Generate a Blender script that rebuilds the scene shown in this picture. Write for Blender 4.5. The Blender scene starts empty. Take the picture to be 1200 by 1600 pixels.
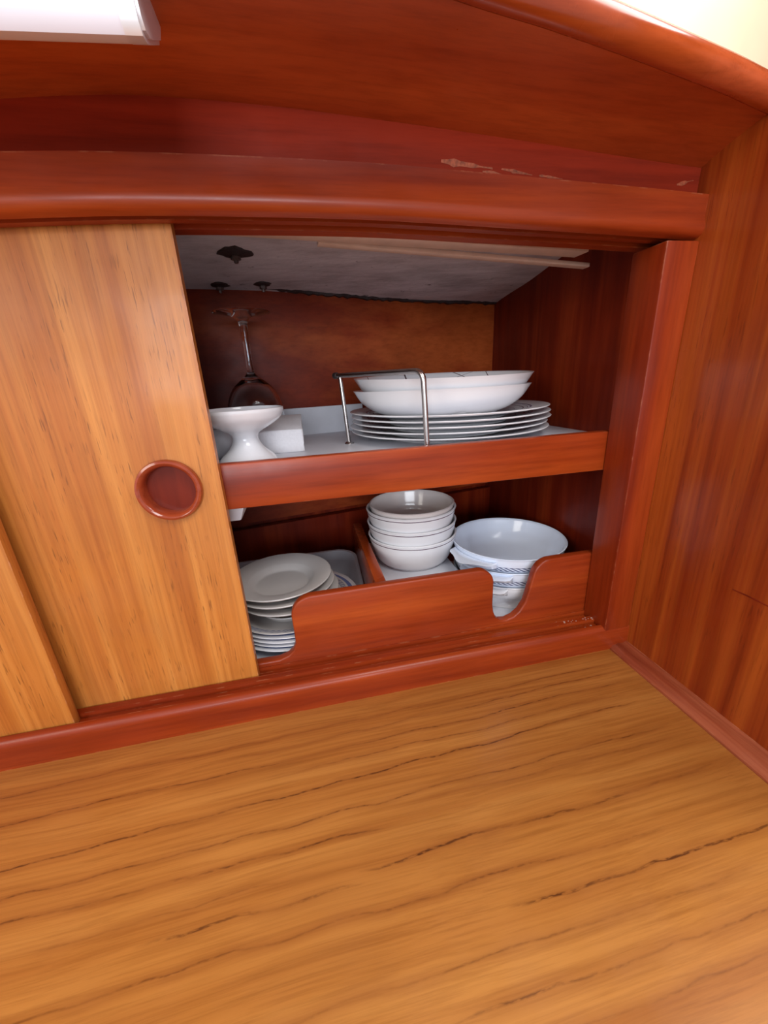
import bpy, bmesh, math, random
from mathutils import Vector, Matrix
random.seed(7)
C = bpy.context.scene.collection
SC = bpy.context.scene
pi = math.pi

# ------------------------------------------------------------------ camera
cam_data = bpy.data.cameras.new('camera')
cam_data.sensor_fit = 'HORIZONTAL'
cam_data.sensor_width = 36.0
cam_data.lens = 36.0 * 597.67 / 1200.0
cam_data.clip_start = 0.005
cam = bpy.data.objects.new('camera', cam_data)
C.objects.link(cam)
right = Vector((0.9778447, -0.2031087, -0.0506616))
down = Vector((-0.1128673, -0.3077363, -0.9447536))
fwd = Vector((0.1762973, 0.9295403, -0.3238426))
m = Matrix((right, -down, -fwd)).transposed().to_4x4()
m.translation = Vector((-0.3299, -0.3234, 0.320))
cam.matrix_world = m
SC.camera = cam

# ------------------------------------------------------------------ light
SC.view_settings.view_transform = 'Standard'
SC.view_settings.look = 'None'
SC.view_settings.gamma = 1.0
SC.view_settings.use_curve_mapping = False
SC.view_settings.exposure = 0.0
world = bpy.data.worlds.new('daylight')
SC.world = world
world.use_nodes = True
bg = world.node_tree.nodes['Background']
bg.inputs['Color'].default_value = (0.89, 0.92, 1.0, 1)
bg.inputs['Strength'].default_value = 0.62


def area_light(name, loc, target, sx, sy, power, col):
    l = bpy.data.lights.new(name, 'AREA')
    l.shape = 'RECTANGLE'; l.size = sx; l.size_y = sy
    l.energy = power; l.color = col
    o = bpy.data.objects.new(name, l); C.objects.link(o)
    o.location = loc
    d = Vector(target) - Vector(loc)
    o.rotation_euler = d.to_track_quat('-Z', 'Y').to_euler()
    return o


area_light('hatch_daylight', (-0.08, -0.66, 1.05), (-0.25, 0.0, 0.25), 0.42, 0.42, 5.5, (1.0, 0.97, 0.93))
area_light('side_daylight', (0.42, -0.27, 0.92), (-0.25, -0.2, 0.05), 0.45, 0.5, 6.0, (1.0, 0.95, 0.92))
area_light('left_daylight', (-1.35, -0.85, 0.75), (-0.4, 0.0, 0.3), 0.5, 0.6, 6.0, (1.0, 0.93, 0.82))  # warm area lamp on the left, aimed at the doors
area_light('front_fill', (-0.55, -1.75, 0.50), (-0.25, 0.1, 0.25), 1.0, 0.42, 15.0, (0.87, 0.92, 1.0))  # added front lamp, brightens the white ware inside the cupboard


# ------------------------------------------------------------------ helpers
def obj(name, bm, mat, parent=None, sharp=40, smooth=True):
    bmesh.ops.remove_doubles(bm, verts=bm.verts, dist=1e-6)
    bmesh.ops.recalc_face_normals(bm, faces=bm.faces)
    me = bpy.data.meshes.new(name)
    bm.to_mesh(me); bm.free()
    if smooth:
        me.polygons.foreach_set('use_smooth', [True] * len(me.polygons))
        me.set_sharp_from_angle(angle=math.radians(sharp))
    if mat: me.materials.append(mat)
    o = bpy.data.objects.new(name, me); C.objects.link(o)
    if parent:
        o.parent = parent
    return o


def thing(name, label, cat, loc=(0, 0, 0), group=None, rz=0.0):
    o = bpy.data.objects.new(name, None); C.objects.link(o)
    o.location = loc; o.rotation_euler = (0, 0, rz)
    o.empty_display_size = 0.02
    tag(o, label, cat, group)
    return o


def tag(o, label, cat, group=None):
    o['label'] = label; o['category'] = cat
    if group: o['group'] = group
    return o


def struct(name, bm, mat, parent=None, **k):
    o = obj(name, bm, mat, parent, **k)
    if parent is None: o['kind'] = 'structure'
    return o


def dup(root, loc, rz, label):
    r = root.copy(); C.objects.link(r); r.location = loc; r.rotation_euler = (root.rotation_euler[0], root.rotation_euler[1], rz)
    r['label'] = label
    for ch in list(root.children):
        c = ch.copy(); C.objects.link(c); c.parent = r
        for g in ch.children:
            d = g.copy(); C.objects.link(d); d.parent = c
    return r


def box(bm, lo, hi, bev=0.0, seg=2):
    lo = Vector(lo); hi = Vector(hi)
    b = bmesh.new()
    bmesh.ops.create_cube(b, size=1.0)
    for v in b.verts:
        v.co = Vector(((lo[i] + hi[i]) / 2 + v.co[i] * (hi[i] - lo[i]) for i in range(3)))
    if bev:
        bmesh.ops.bevel(b, geom=list(b.edges), offset=bev, segments=seg, profile=0.5, affect='EDGES')
    merge(bm, b)
    return bm


def merge(bm, b):
    me = bpy.data.meshes.new('tmp'); b.to_mesh(me); b.free()
    bm.from_mesh(me); bpy.data.meshes.remove(me)


def extrude_poly(bm, pts, axis, a, b_, bev=0.0, seg=2):
    """pts 2D outline; axis 1: (x,z) outline extruded along y from a to b_"""
    b = bmesh.new()
    def mk(p, t):
        if axis == 1: return (p[0], t, p[1])
        if axis == 0: return (t, p[0], p[1])
        return (p[0], p[1], t)
    vs0 = [b.verts.new(mk(p, a)) for p in pts]
    vs1 = [b.verts.new(mk(p, b_)) for p in pts]
    n = len(pts)
    b.faces.new(vs0); b.faces.new(list(reversed(vs1)))
    for i in range(n):
        b.faces.new((vs0[i], vs1[i], vs1[(i + 1) % n], vs0[(i + 1) % n]))
    bmesh.ops.recalc_face_normals(b, faces=b.faces)
    if bev:
        es = [e for e in b.edges if len(e.link_faces) == 2 and
              e.calc_face_angle(0) > math.radians(50)]
        bmesh.ops.bevel(b, geom=es, offset=bev, segments=seg, profile=0.5, affect='EDGES')
    merge(bm, b)
    return bm


def arc(cx, cz, r, a0, a1, n=8):
    return [(cx + r * math.cos(math.radians(a0 + (a1 - a0) * i / n)),
             cz + r * math.sin(math.radians(a0 + (a1 - a0) * i / n))) for i in range(n + 1)]


def lathe(bm, prof, n=64, centre=(0, 0, 0), sub=0):
    """revolve (r,z) profile about z"""
    rings = []
    cx, cy, cz = centre
    for r, z in prof:
        if r < 1e-6:
            rings.append([bm.verts.new((cx, cy, cz + z))])
        else:
            rings.append([bm.verts.new((cx + r * math.cos(2 * pi * i / n), cy + r * math.sin(2 * pi * i / n), cz + z)) for i in range(n)])
    for a, b in zip(rings, rings[1:]):
        for i in range(n):
            j = (i + 1) % n
            if len(a) == 1 and len(b) == 1: continue
            if len(a) == 1: bm.faces.new((a[0], b[i], b[j]))
            elif len(b) == 1: bm.faces.new((a[i], b[0], a[j]))
            else: bm.faces.new((a[i], b[i], b[j], a[j]))
    return bm


def spline(pts, n=6):
    """Catmull-Rom through points (any dimension)"""
    out = []
    P = [Vector(p) for p in pts]
    P = [2 * P[0] - P[1]] + P + [2 * P[-1] - P[-2]]
    for i in range(1, len(P) - 2):
        for k in range(n):
            t = k / n
            a, b, c, d = P[i - 1], P[i], P[i + 1], P[i + 2]
            out.append(0.5 * ((2 * b) + (c - a) * t + (2 * a - 5 * b + 4 * c - d) * t * t + (3 * b - a - 3 * c + d) * t ** 3))
    out.append(P[-2])
    return out


def tube(bm, pts, r, n=12, cap=True):
    P = [Vector(p) for p in pts]
    rings = []
    up = Vector((0.123, 0.456, 0.88)).normalized()
    for i, p in enumerate(P):
        t = (P[min(i + 1, len(P) - 1)] - P[max(i - 1, 0)]).normalized()
        s = t.cross(up).normalized(); u = s.cross(t).normalized(); up = u
        rings.append([bm.verts.new(p + (s * math.cos(2 * pi * k / n) + u * math.sin(2 * pi * k / n)) * r) for k in range(n)])
    for a, b in zip(rings, rings[1:]):
        for k in range(n):
            bm.faces.new((a[k], a[(k + 1) % n], b[(k + 1) % n], b[k]))
    if cap:
        bm.faces.new(rings[0]); bm.faces.new(list(reversed(rings[-1])))
    return bm


def round_corner(pts, r, n=6):
    """fillet a 3-D polyline"""
    P = [Vector(p) for p in pts]; out = [P[0]]
    for a, b, c in zip(P, P[1:], P[2:]):
        u = (a - b).normalized(); v = (c - b).normalized()
        s = b + u * r; e = b + v * r
        for i in range(n + 1):
            t = i / n
            out.append(s * (1 - t) ** 2 + b * 2 * t * (1 - t) + e * t * t)
    out.append(P[-1]); return out


def lerp_table(tab, x):
    if x <= tab[0][0]: return tab[0][1]
    for (x0, y0), (x1, y1) in zip(tab, tab[1:]):
        if x <= x1:
            t = (x - x0) / (x1 - x0); t = t
            return y0 + (y1 - y0) * t
    return tab[-1][1]


def sweep_x(bm, section, xs, dz):
    """section (y,z) polygon carried along x with z offset dz(x)"""
    rings = []
    for x in xs:
        d = dz(x)
        rings.append([bm.verts.new((x, y, z + d)) for y, z in section])
    n = len(section)
    for a, b in zip(rings, rings[1:]):
        for i in range(n):
            bm.faces.new((a[i], b[i], b[(i + 1) % n], a[(i + 1) % n]))
    bm.faces.new(rings[0]); bm.faces.new(list(reversed(rings[-1])))
    return bm


# ------------------------------------------------------------------ materials
def new_mat(name):
    mt = bpy.data.materials.new(name); mt.use_nodes = True
    nt = mt.node_tree
    return mt, nt, nt.nodes['Principled BSDF']


def N(nt, typ, **k):
    n = nt.nodes.new(typ)
    for a, v in k.items(): setattr(n, a, v)
    return n


def math_n(nt, op, a, b=None, c=None):
    n = N(nt, 'ShaderNodeMath', operation=op)
    for i, v in enumerate((a, b, c)):
        if v is None: continue
        if isinstance(v, (int, float)): n.inputs[i].default_value = v
        else: nt.links.new(v, n.inputs[i])
    return n.outputs[0]


def ramp(nt, fac, stops, interp='LINEAR'):
    r = N(nt, 'ShaderNodeValToRGB'); r.color_ramp.interpolation = interp
    el = r.color_ramp.elements
    while len(el) < len(stops): el.new(0.5)
    for e, (p, c) in zip(el, stops):
        e.position = p
        e.color = (*c, 1) if len(c) == 3 else c
    nt.links.new(fac, r.inputs[0]); return r.outputs[0]


def mixc(nt, fac, a, b, blend='MIX'):
    n = N(nt, 'ShaderNodeMix', data_type='RGBA', blend_type=blend)
    for s, v in ((n.inputs[0], fac), (n.inputs[6], a), (n.inputs[7], b)):
        if isinstance(v, (int, float)): s.default_value = v
        elif isinstance(v, tuple): s.default_value = (*v, 1)
        else: nt.links.new(v, s)
    return n.outputs[2]


def noise(nt, vec, scale, detail=4, rough=0.55, dist=0.0):
    n = N(nt, 'ShaderNodeTexNoise'); n.inputs['Scale'].default_value = scale
    n.inputs['Detail'].default_value = detail; n.inputs['Roughness'].default_value = rough
    n.inputs['Distortion'].default_value = dist
    nt.links.new(vec, n.inputs['Vector']); return n.outputs['Fac']


def mapping(nt, scale, loc=(0, 0, 0), rot=(0, 0, 0)):
    tc = N(nt, 'ShaderNodeTexCoord'); mp = N(nt, 'ShaderNodeMapping')
    mp.inputs['Scale'].default_value = scale; mp.inputs['Location'].default_value = loc
    mp.inputs['Rotation'].default_value = rot
    nt.links.new(tc.outputs['Object'], mp.inputs['Vector']); return mp.outputs[0]


def wood(name, dark, mid, light, grain=0, broad=26.0, fine=190.0, stretch=0.055, rough=0.28, coat=0.35,
         veins=None, wear=0.35, loc=(0, 0, 0), rot=(0, 0, 0), bump=0.04, warp=0.0, coat_rough=0.12, blotch=0.35, pores=0.0):
    mt, nt, p = new_mat(name)
    sc = [1, 1, 1]; sc[grain] = stretch
    v = mapping(nt, tuple(sc), loc, rot)
    if warp:
        wv = mapping(nt, (1, 1, 1), loc)
        wn = N(nt, 'ShaderNodeTexNoise'); wn.inputs['Scale'].default_value = 5.0; wn.inputs['Detail'].default_value = 1.5
        nt.links.new(wv, wn.inputs['Vector'])
        vm = N(nt, 'ShaderNodeVectorMath', operation='SCALE'); nt.links.new(wn.outputs['Color'], vm.inputs[0]); vm.inputs['Scale'].default_value = warp
        va = N(nt, 'ShaderNodeVectorMath', operation='ADD'); nt.links.new(v, va.inputs[0]); nt.links.new(vm.outputs[0], va.inputs[1]); v = va.outputs[0]
    b = noise(nt, v, broad, 3, 0.55)
    col = ramp(nt, b, [(0.34, dark), (0.5, mid), (0.66, light)])
    f = noise(nt, v, fine, 5, 0.7)
    fcol = ramp(nt, f, [(0.3, (0.72, 0.66, 0.6)), (0.55, (1, 1, 1)), (0.8, (1.1, 1.12, 1.15))])
    col = mixc(nt, 0.85, col, fcol, 'MULTIPLY')
    if blotch:
        v2 = mapping(nt, (1, 1, 1), loc)
        bl = noise(nt, v2, 9.0, 2, 0.5)
        bcol = ramp(nt, bl, [(0.3, (0.72, 0.66, 0.62)), (0.7, (1.12, 1.12, 1.1))])
        col = mixc(nt, blotch, col, bcol, 'MULTIPLY')
    if veins:
        # single dark growth lines (along, across, bend, start, end, half width, soft width, depth of colour), broken up by pores
        tc = N(nt, 'ShaderNodeTexCoord'); sp = N(nt, 'ShaderNodeSeparateXYZ'); nt.links.new(tc.outputs['Object'], sp.inputs[0])
        x, y = sp.outputs[0], sp.outputs[1]
        w1 = noise(nt, mapping(nt, (1, .6, 1), (5, 2, 1)), 14.0, 2, 0.5)
        w2 = noise(nt, mapping(nt, (1, .3, 1), (1, 7, 1)), 110.0, 2, 0.6)
        wy = math_n(nt, 'ADD', y, math_n(nt, 'ADD', math_n(nt, 'MULTIPLY', math_n(nt, 'SUBTRACT', w1, 0.5), 0.012), math_n(nt, 'MULTIPLY', math_n(nt, 'SUBTRACT', w2, 0.5), 0.0010)))
        br = noise(nt, mapping(nt, (0.9, 1.6, 1), (3, 1, 2)), 11.0, 3, 0.6)
        pr = noise(nt, mapping(nt, (0.22, 1, 1), (3, 1, 2)), 620.0, 2, 0.6)
        prk = ramp(nt, pr, [(0.38, (0.10,) * 3), (0.56, (1, 1, 1))])
        brk = ramp(nt, br, [(0.36, (0.05,) * 3), (0.58, (1, 1, 1))])
        soft = hard = None
        for a0, b0, x0, x1, wd, sw, st in veins:
            yc = math_n(nt, 'ADD', math_n(nt, 'MULTIPLY', x, b0), a0)
            d = math_n(nt, 'ABSOLUTE', math_n(nt, 'SUBTRACT', wy, yc))
            xm = math_n(nt, 'MULTIPLY', math_n(nt, 'SMOOTH_MIN', 1.0, math_n(nt, 'MAXIMUM', math_n(nt, 'MULTIPLY', math_n(nt, 'SUBTRACT', x, x0), 25.0), 0.0), 0.1),
                        math_n(nt, 'MINIMUM', 1.0, math_n(nt, 'MAXIMUM', math_n(nt, 'MULTIPLY', math_n(nt, 'SUBTRACT', x1, x), 25.0), 0.0)))
            so = math_n(nt, 'MULTIPLY', xm, math_n(nt, 'MAXIMUM', math_n(nt, 'SUBTRACT', 1.0, math_n(nt, 'DIVIDE', d, sw)), 0.0))
            soft = so if soft is None else math_n(nt, 'MAXIMUM', soft, so)
            if st:
                ha = math_n(nt, 'MULTIPLY', math_n(nt, 'MULTIPLY', xm, st), math_n(nt, 'MAXIMUM', math_n(nt, 'SUBTRACT', 1.0, math_n(nt, 'DIVIDE', d, wd)), 0.0))
                hard = ha if hard is None else math_n(nt, 'MAXIMUM', hard, ha)
        col = mixc(nt, math_n(nt, 'MULTIPLY', soft, 0.42), col, (0.27, 0.075, 0.014))
        hf = math_n(nt, 'MULTIPLY', math_n(nt, 'MULTIPLY', math_n(nt, 'MINIMUM', math_n(nt, 'MULTIPLY', hard, 1.35), 0.9), brk), prk)
        col = mixc(nt, hf, col, (0.085, 0.022, 0.005))
    if pores:
        po = noise(nt, mapping(nt, tuple(0.07 if i == grain else 1 for i in range(3)), (1, 2, 3)), 650.0, 2, 0.5)
        pz = noise(nt, mapping(nt, tuple(0.3 if i == grain else 1 for i in range(3)), (1, 2, 3)), 45.0, 2, 0.5)
        pm = math_n(nt, 'MULTIPLY', ramp(nt, po, [(0.60, (0, 0, 0)), (0.66, (1, 1, 1))]), ramp(nt, pz, [(0.42, (0, 0, 0)), (0.6, (1, 1, 1))]))
        col = mixc(nt, math_n(nt, 'MULTIPLY', pm, pores), col, tuple(c * 0.3 for c in dark))
    if wear:
        bv = N(nt, 'ShaderNodeBevel', samples=4); bv.inputs['Radius'].default_value = 0.0018
        ge = N(nt, 'ShaderNodeNewGeometry')
        d = N(nt, 'ShaderNodeVectorMath', operation='DOT_PRODUCT')
        nt.links.new(bv.outputs[0], d.inputs[0]); nt.links.new(ge.outputs['Normal'], d.inputs[1])
        e = math_n(nt, 'SUBTRACT', 1.0, d.outputs['Value'])
        wn = noise(nt, mapping(nt, (1, 1, 1)), 55, 4, 0.6)
        wm = ramp(nt, wn, [(0.52, (0, 0, 0)), (0.62, (1, 1, 1))])
        ef = math_n(nt, 'MULTIPLY', math_n(nt, 'MULTIPLY', ramp(nt, e, [(0.02, (0, 0, 0)), (0.12, (1, 1, 1))]), wm), wear)
        col = mixc(nt, ef, col, (0.62, 0.27, 0.13))
    nt.links.new(col, p.inputs['Base Color'])
    rn = ramp(nt, noise(nt, mapping(nt, (1, 1, 1)), 22, 4, 0.6), [(0.3, (rough * .8,) * 3), (0.75, (rough * 1.35,) * 3)])
    nt.links.new(rn, p.inputs['Roughness'])
    p.inputs['Coat Weight'].default_value = coat
    p.inputs['Coat Roughness'].default_value = coat_rough
    p.inputs['Specular IOR Level'].default_value = 0.4
    bm_ = N(nt, 'ShaderNodeBump'); bm_.inputs['Strength'].default_value = bump; bm_.inputs['Distance'].default_value = 0.001
    nt.links.new(f, bm_.inputs['Height']); nt.links.new(bm_.outputs[0], p.inputs['Normal'])
    return mt


RED_D, RED_M, RED_L = (0.21, 0.020, 0.003), (0.31, 0.039, 0.006), (0.41, 0.066, 0.010)
M_red = wood('mahogany_along', RED_D, RED_M, RED_L, grain=0, rough=.38, coat=.16, coat_rough=.22)
M_red_v = wood('mahogany_upright', RED_D, RED_M, RED_L, grain=2, loc=(.3, .2, 0), rough=.38, coat=.16, coat_rough=.22)
M_red_y = wood('mahogany_inward', RED_D, RED_M, RED_L, grain=1)
M_dark = wood('mahogany_inside_shaded', (0.13, 0.010, 0.003), (0.19, 0.017, 0.004), (0.28, 0.036, 0.008), grain=2, broad=30, rough=0.38, coat=0.15, wear=0, blotch=.8)  # darker mahogany copy, shade of the cupboard inside put into the colour
M_back = wood('mahogany_back_shaded', (0.15, 0.012, 0.003), (0.25, 0.030, 0.006), (0.42, 0.085, 0.018), grain=0, broad=12, rough=0.42, coat=0.1, wear=0, blotch=.9, stretch=.3)  # shade at the back of the cupboard darkened into the colour
M_door = wood('golden_door_veneer', (0.44, 0.130, 0.020), (0.51, 0.172, 0.029), (0.60, 0.230, 0.046), grain=2, broad=62, fine=300, stretch=0.022, rough=0.42, coat=0.12, wear=0.8, pores=0.6)
M_panel = wood('ribbon_veneer', (0.24, 0.029, 0.004), (0.32, 0.051, 0.007), (0.41, 0.084, 0.011), grain=2, broad=70, fine=210, stretch=0.022, rough=0.34, coat=0.25, wear=0, pores=0.35)
M_ceil = wood('overhead_veneer', (0.36, 0.052, 0.010), (0.46, 0.080, 0.016), (0.56, 0.115, 0.024), grain=0, broad=16, rough=0.34, coat=0.25, wear=0, stretch=.12)
M_teak = wood('teak_worktop', (0.44, 0.158, 0.029), (0.50, 0.195, 0.038), (0.56, 0.235, 0.050), grain=0, broad=52, fine=420, stretch=0.020, rough=0.36, coat=0.22,
veins=[(-.0490, 0.008, -.66, -.01, .0009, .0045, .75), (-.0740, .028, -.64, -.03, .0010, .0050, .9), (-.128, -.004, -.60, -.29, .0010, .0050, 1.0),
                     (-.1600, -.006, -.47, -.325, .0012, .0050, 1.2), (-.1455, .016, -.33, .0, .0011, .0050, 1.15), (-.1895, .010, -.24, -.0, .0011, .0060, 1.1),
                     (-.2265, .004, -.30, .0, .0010, .0070, .5), (-.0220, .01, -.7, .0, .0008, .004, .45), (-.0340, .012, -.45, .0, .0008, .0035, .5),
                     (-.0640, .0, -.40, -.03, .0008, .0040, .5), (-.1050, .01, -.62, -.02, .0009, .0045, .55), (-.1160, .0, -.30, -.02, .0008, .004, .3), (-.1420, .005, -.56, -.36, .0008, .005, .4),
                     (-.1740, .0, -.60, -.10, .0009, .005, .45), (-.2080, .0, -.52, -.05, .0009, .006, .35), (-.2080, .0, -.60, -.40, .0010, .006, .6), (-.2420, .004, -.55, -.02, .0009, .006, .3), (-.2600, .0, -.5, -.2, .001, .007, .35)],
              wear=0, warp=0.010, coat_rough=.3, blotch=.2, rot=(0, 0, math.radians(-0.5)))
M_bead = wood('worn_bead', (0.17, 0.024, 0.008), (0.27, 0.05, 0.018), (0.40, 0.105, 0.045), grain=1, broad=60, rough=0.4, wear=.4)


def plain(name, col, rough=0.3, metal=0.0, coat=0.0, **k):
    mt, nt, p = new_mat(name)
    v = mapping(nt, (1, 1, 1))
    f = noise(nt, v, k.get('scale', 40), 4, 0.6)
    a = k.get('var', 0.06)
    c = ramp(nt, f, [(0.3, tuple(x * (1 - a) for x in col)), (0.7, tuple(min(1, x * (1 + a)) for x in col))])
    nt.links.new(c, p.inputs['Base Color'])
    p.inputs['Roughness'].default_value = rough; p.inputs['Metallic'].default_value = metal
    p.inputs['Coat Weight'].default_value = coat
    if k.get('bump'):
        b = N(nt, 'ShaderNodeBump'); b.inputs['Strength'].default_value = k['bump']; b.inputs['Distance'].default_value = 0.002
        nt.links.new(f, b.inputs['Height']); nt.links.new(b.outputs[0], p.inputs['Normal'])
    return mt


WHITE = (0.86, 0.86, 0.89)
M_white = plain('white_porcelain', WHITE, 0.14, var=0.015, coat=0.3)
M_grey = plain('matt_grey_white_ware', (0.60, 0.57, 0.55), 0.35, var=0.02)
M_lam = plain('white_laminate', (0.70, 0.71, 0.76), 0.4, var=0.04)
M_tray = plain('white_plastic', (0.72, 0.74, 0.80), 0.4, var=0.03)
M_steel = plain('brushed_steel', (0.62, 0.58, 0.56), 0.24, 1.0, var=0.05)
M_black = plain('dark_tip', (0.03, 0.02, 0.02), 0.5)
M_paper = plain('tissue_paper', (0.80, 0.79, 0.80), 0.9, var=0.04, bump=.3, scale=90)
M_foam = plain('white_foam', (0.82, 0.81, 0.84), 0.85, var=0.03, scale=300, bump=.25)
M_lath = plain('pale_wood_lath', (0.68, 0.50, 0.40), 0.6, var=0.1)
M_chrome = plain('satin_chrome', (0.80, 0.77, 0.78), 0.38, 0.45, var=0.02)
M_diff = plain('lamp_diffuser', (0.78, 0.74, 0.80), 0.35, var=0.01)
M_cream = plain('cream_paint', (0.88, 0.80, 0.56), 0.5, var=0.02)
M_nut = plain('corroded_bolt', (0.16, 0.12, 0.11), 0.4, 0.6, var=.3, scale=300)
M_shade_fill = plain('dark_shade_fill', (0.035, 0.022, 0.022), 0.6, var=.3, scale=200, bump=.4)  # dark colour standing in for shade in bolt recesses and deck gap

# grey painted deck underside with smudges
M_hull, nt, p = new_mat('grey_deck_paint')
v = mapping(nt, (1, 2.2, 1))
a = ramp(nt, noise(nt, v, 14, 5, 0.6), [(0.3, (0.44, 0.39, 0.41)), (0.55, (0.64, 0.58, 0.61)), (0.75, (0.72, 0.66, 0.69))])
s = ramp(nt, noise(nt, mapping(nt, (1, 1, 1), (2, 4, 1)), 55, 3, 0.6), [(0.68, (1, 1, 1)), (0.75, (0.35, 0.3, 0.3))])
nt.links.new(mixc(nt, 1.0, a, s, 'MULTIPLY'), p.inputs['Base Color']); p.inputs['Roughness'].default_value = 0.8
b = N(nt, 'ShaderNodeBump'); b.inputs['Strength'].default_value = 0.5; b.inputs['Distance'].default_value = 0.004
nt.links.new(noise(nt, mapping(nt, (1, 3, 1)), 30, 5, 0.6), b.inputs['Height']); nt.links.new(b.outputs[0], p.inputs['Normal'])

# clear glass
M_glass, nt, p = new_mat('clear_glass')
p.inputs['Base Color'].default_value = (0.97, 0.98, 0.98, 1)
p.inputs['Roughness'].default_value = 0.02; p.inputs['IOR'].default_value = 1.45
p.inputs['Transmission Weight'].default_value = 1.0


def printed(name, bands, base=WHITE, rough=0.14, radial=False, hatch=None, spokes=None):
    """glazed ware with printed rings. bands: (lo, hi, colour) along z (or radius); hatch: (lo, hi, count, slant, colour)"""
    mt, nt, p = new_mat(name)
    tc = N(nt, 'ShaderNodeTexCoord'); sp = N(nt, 'ShaderNodeSeparateXYZ'); nt.links.new(tc.outputs['Object'], sp.inputs[0])
    x, y, z = sp.outputs
    rad = math_n(nt, 'SQRT', math_n(nt, 'ADD', math_n(nt, 'MULTIPLY', x, x), math_n(nt, 'MULTIPLY', y, y)))
    t = rad if radial else z
    nd = N(nt, 'ShaderNodeVectorMath', operation='DOT_PRODUCT')
    nt.links.new(tc.outputs['Normal'], nd.inputs[0]); nt.links.new(tc.outputs['Object'], nd.inputs[1])
    hz = N(nt, 'ShaderNodeVectorMath', operation='MULTIPLY'); nt.links.new(tc.outputs['Object'], hz.inputs[0]); hz.inputs[1].default_value = (1, 1, 0)
    nt.links.new(hz.outputs[0], nd.inputs[1])
    side = math_n(nt, 'GREATER_THAN', nd.outputs['Value'], 0.0) if not (radial or spokes) else (math_n(nt, 'LESS_THAN', nd.outputs['Value'], 0.0) if spokes else None)
    ang = math_n(nt, 'ARCTAN2', y, x)
    n = N(nt, 'ShaderNodeTexNoise'); n.inputs['Scale'].default_value = 30; nt.links.new(tc.outputs['Object'], n.inputs['Vector'])
    col = ramp(nt, n.outputs['Fac'], [(0.3, tuple(c * 0.985 for c in base)), (0.7, base)])
    def inband(lo, hi):
        k = math_n(nt, 'MULTIPLY', math_n(nt, 'GREATER_THAN', t, lo), math_n(nt, 'LESS_THAN', t, hi))
        return math_n(nt, 'MULTIPLY', k, side) if side is not None else k
    for lo, hi, c in bands:
        col = mixc(nt, inband(lo, hi), col, c)
    if hatch:
        lo, hi, cnt, sl, c = hatch
        ph = math_n(nt, 'FRACT', math_n(nt, 'ADD', math_n(nt, 'MULTIPLY', ang, cnt / (2 * pi)), math_n(nt, 'MULTIPLY', t, sl)))
        hm = math_n(nt, 'MULTIPLY', inband(lo, hi), math_n(nt, 'LESS_THAN', ph, 0.55))
        col = mixc(nt, hm, col, c)
    if spokes:
        lo, hi, lst, c = spokes
        for a0, w, k in lst:
            d = math_n(nt, 'ABSOLUTE', math_n(nt, 'SUBTRACT', ang, math_n(nt, 'ADD', a0, math_n(nt, 'MULTIPLY', math_n(nt, 'SUBTRACT', z, lo), k))))
            sm = math_n(nt, 'MULTIPLY', inband(lo, hi), math_n(nt, 'LESS_THAN', d, w))
            col = mixc(nt, sm, col, c)
    nt.links.new(col, p.inputs['Base Color'])
    p.inputs['Roughness'].default_value = rough; p.inputs['Coat Weight'].default_value = 0.25
    return mt


INK = (0.13, 0.15, 0.26)
for _m in (M_red, M_red_v):
    _m.node_tree.nodes['Principled BSDF'].inputs['Specular IOR Level'].default_value = 0.28
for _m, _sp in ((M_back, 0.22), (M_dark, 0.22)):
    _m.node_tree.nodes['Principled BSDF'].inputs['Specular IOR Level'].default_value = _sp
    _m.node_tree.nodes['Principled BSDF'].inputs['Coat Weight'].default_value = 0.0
# ================================================================== SETTING
XR = 0.022                                   # face of the right-hand panel
# ---- right panel
bm = bmesh.new(); box(bm, (XR, -0.205, -0.02), (XR + 0.02, 0.0365, 0.60))
wall_right = struct('wall_right', bm, M_panel)
# short dent in the veneer
bm = bmesh.new()
tube(bm, [(XR, -0.094, 0.131), (XR - .0002, -0.105, 0.1315), (XR, -0.122, 0.131)], 0.0006, 6)
obj('scratch', bm, M_dark, wall_right)

# ---- trim along the worktop
bm = bmesh.new()
sec = [(-0.0006, -0.004), (-0.0002, 0.0018), (0.004, 0.0048), (0.010, 0.0062), (0.016, 0.0056), (0.0195, 0.0068), (XR, 0.0075), (XR, -0.004)]
ring = []
ys = [-0.205 + 0.207 * i / 20 for i in range(21)]
for k, y in enumerate(ys):
    w = 0.0005 * math.sin(k * 1.7)
    ring.append([bm.verts.new((x + (w if 0 < j < 6 else 0), y, z + (w * .6 if j > 1 and j < 6 else 0))) for j, (x, z) in enumerate(sec)])
for a_, b_ in zip(ring, ring[1:]):
    for i in range(len(sec)):
        bm.faces.new((a_[i], a_[(i + 1) % len(sec)], b_[(i + 1) % len(sec)], b_[i]))
bm.faces.new(ring[0]); bm.faces.new(ring[-1])
struct('trim_1', bm, M_bead)

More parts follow.
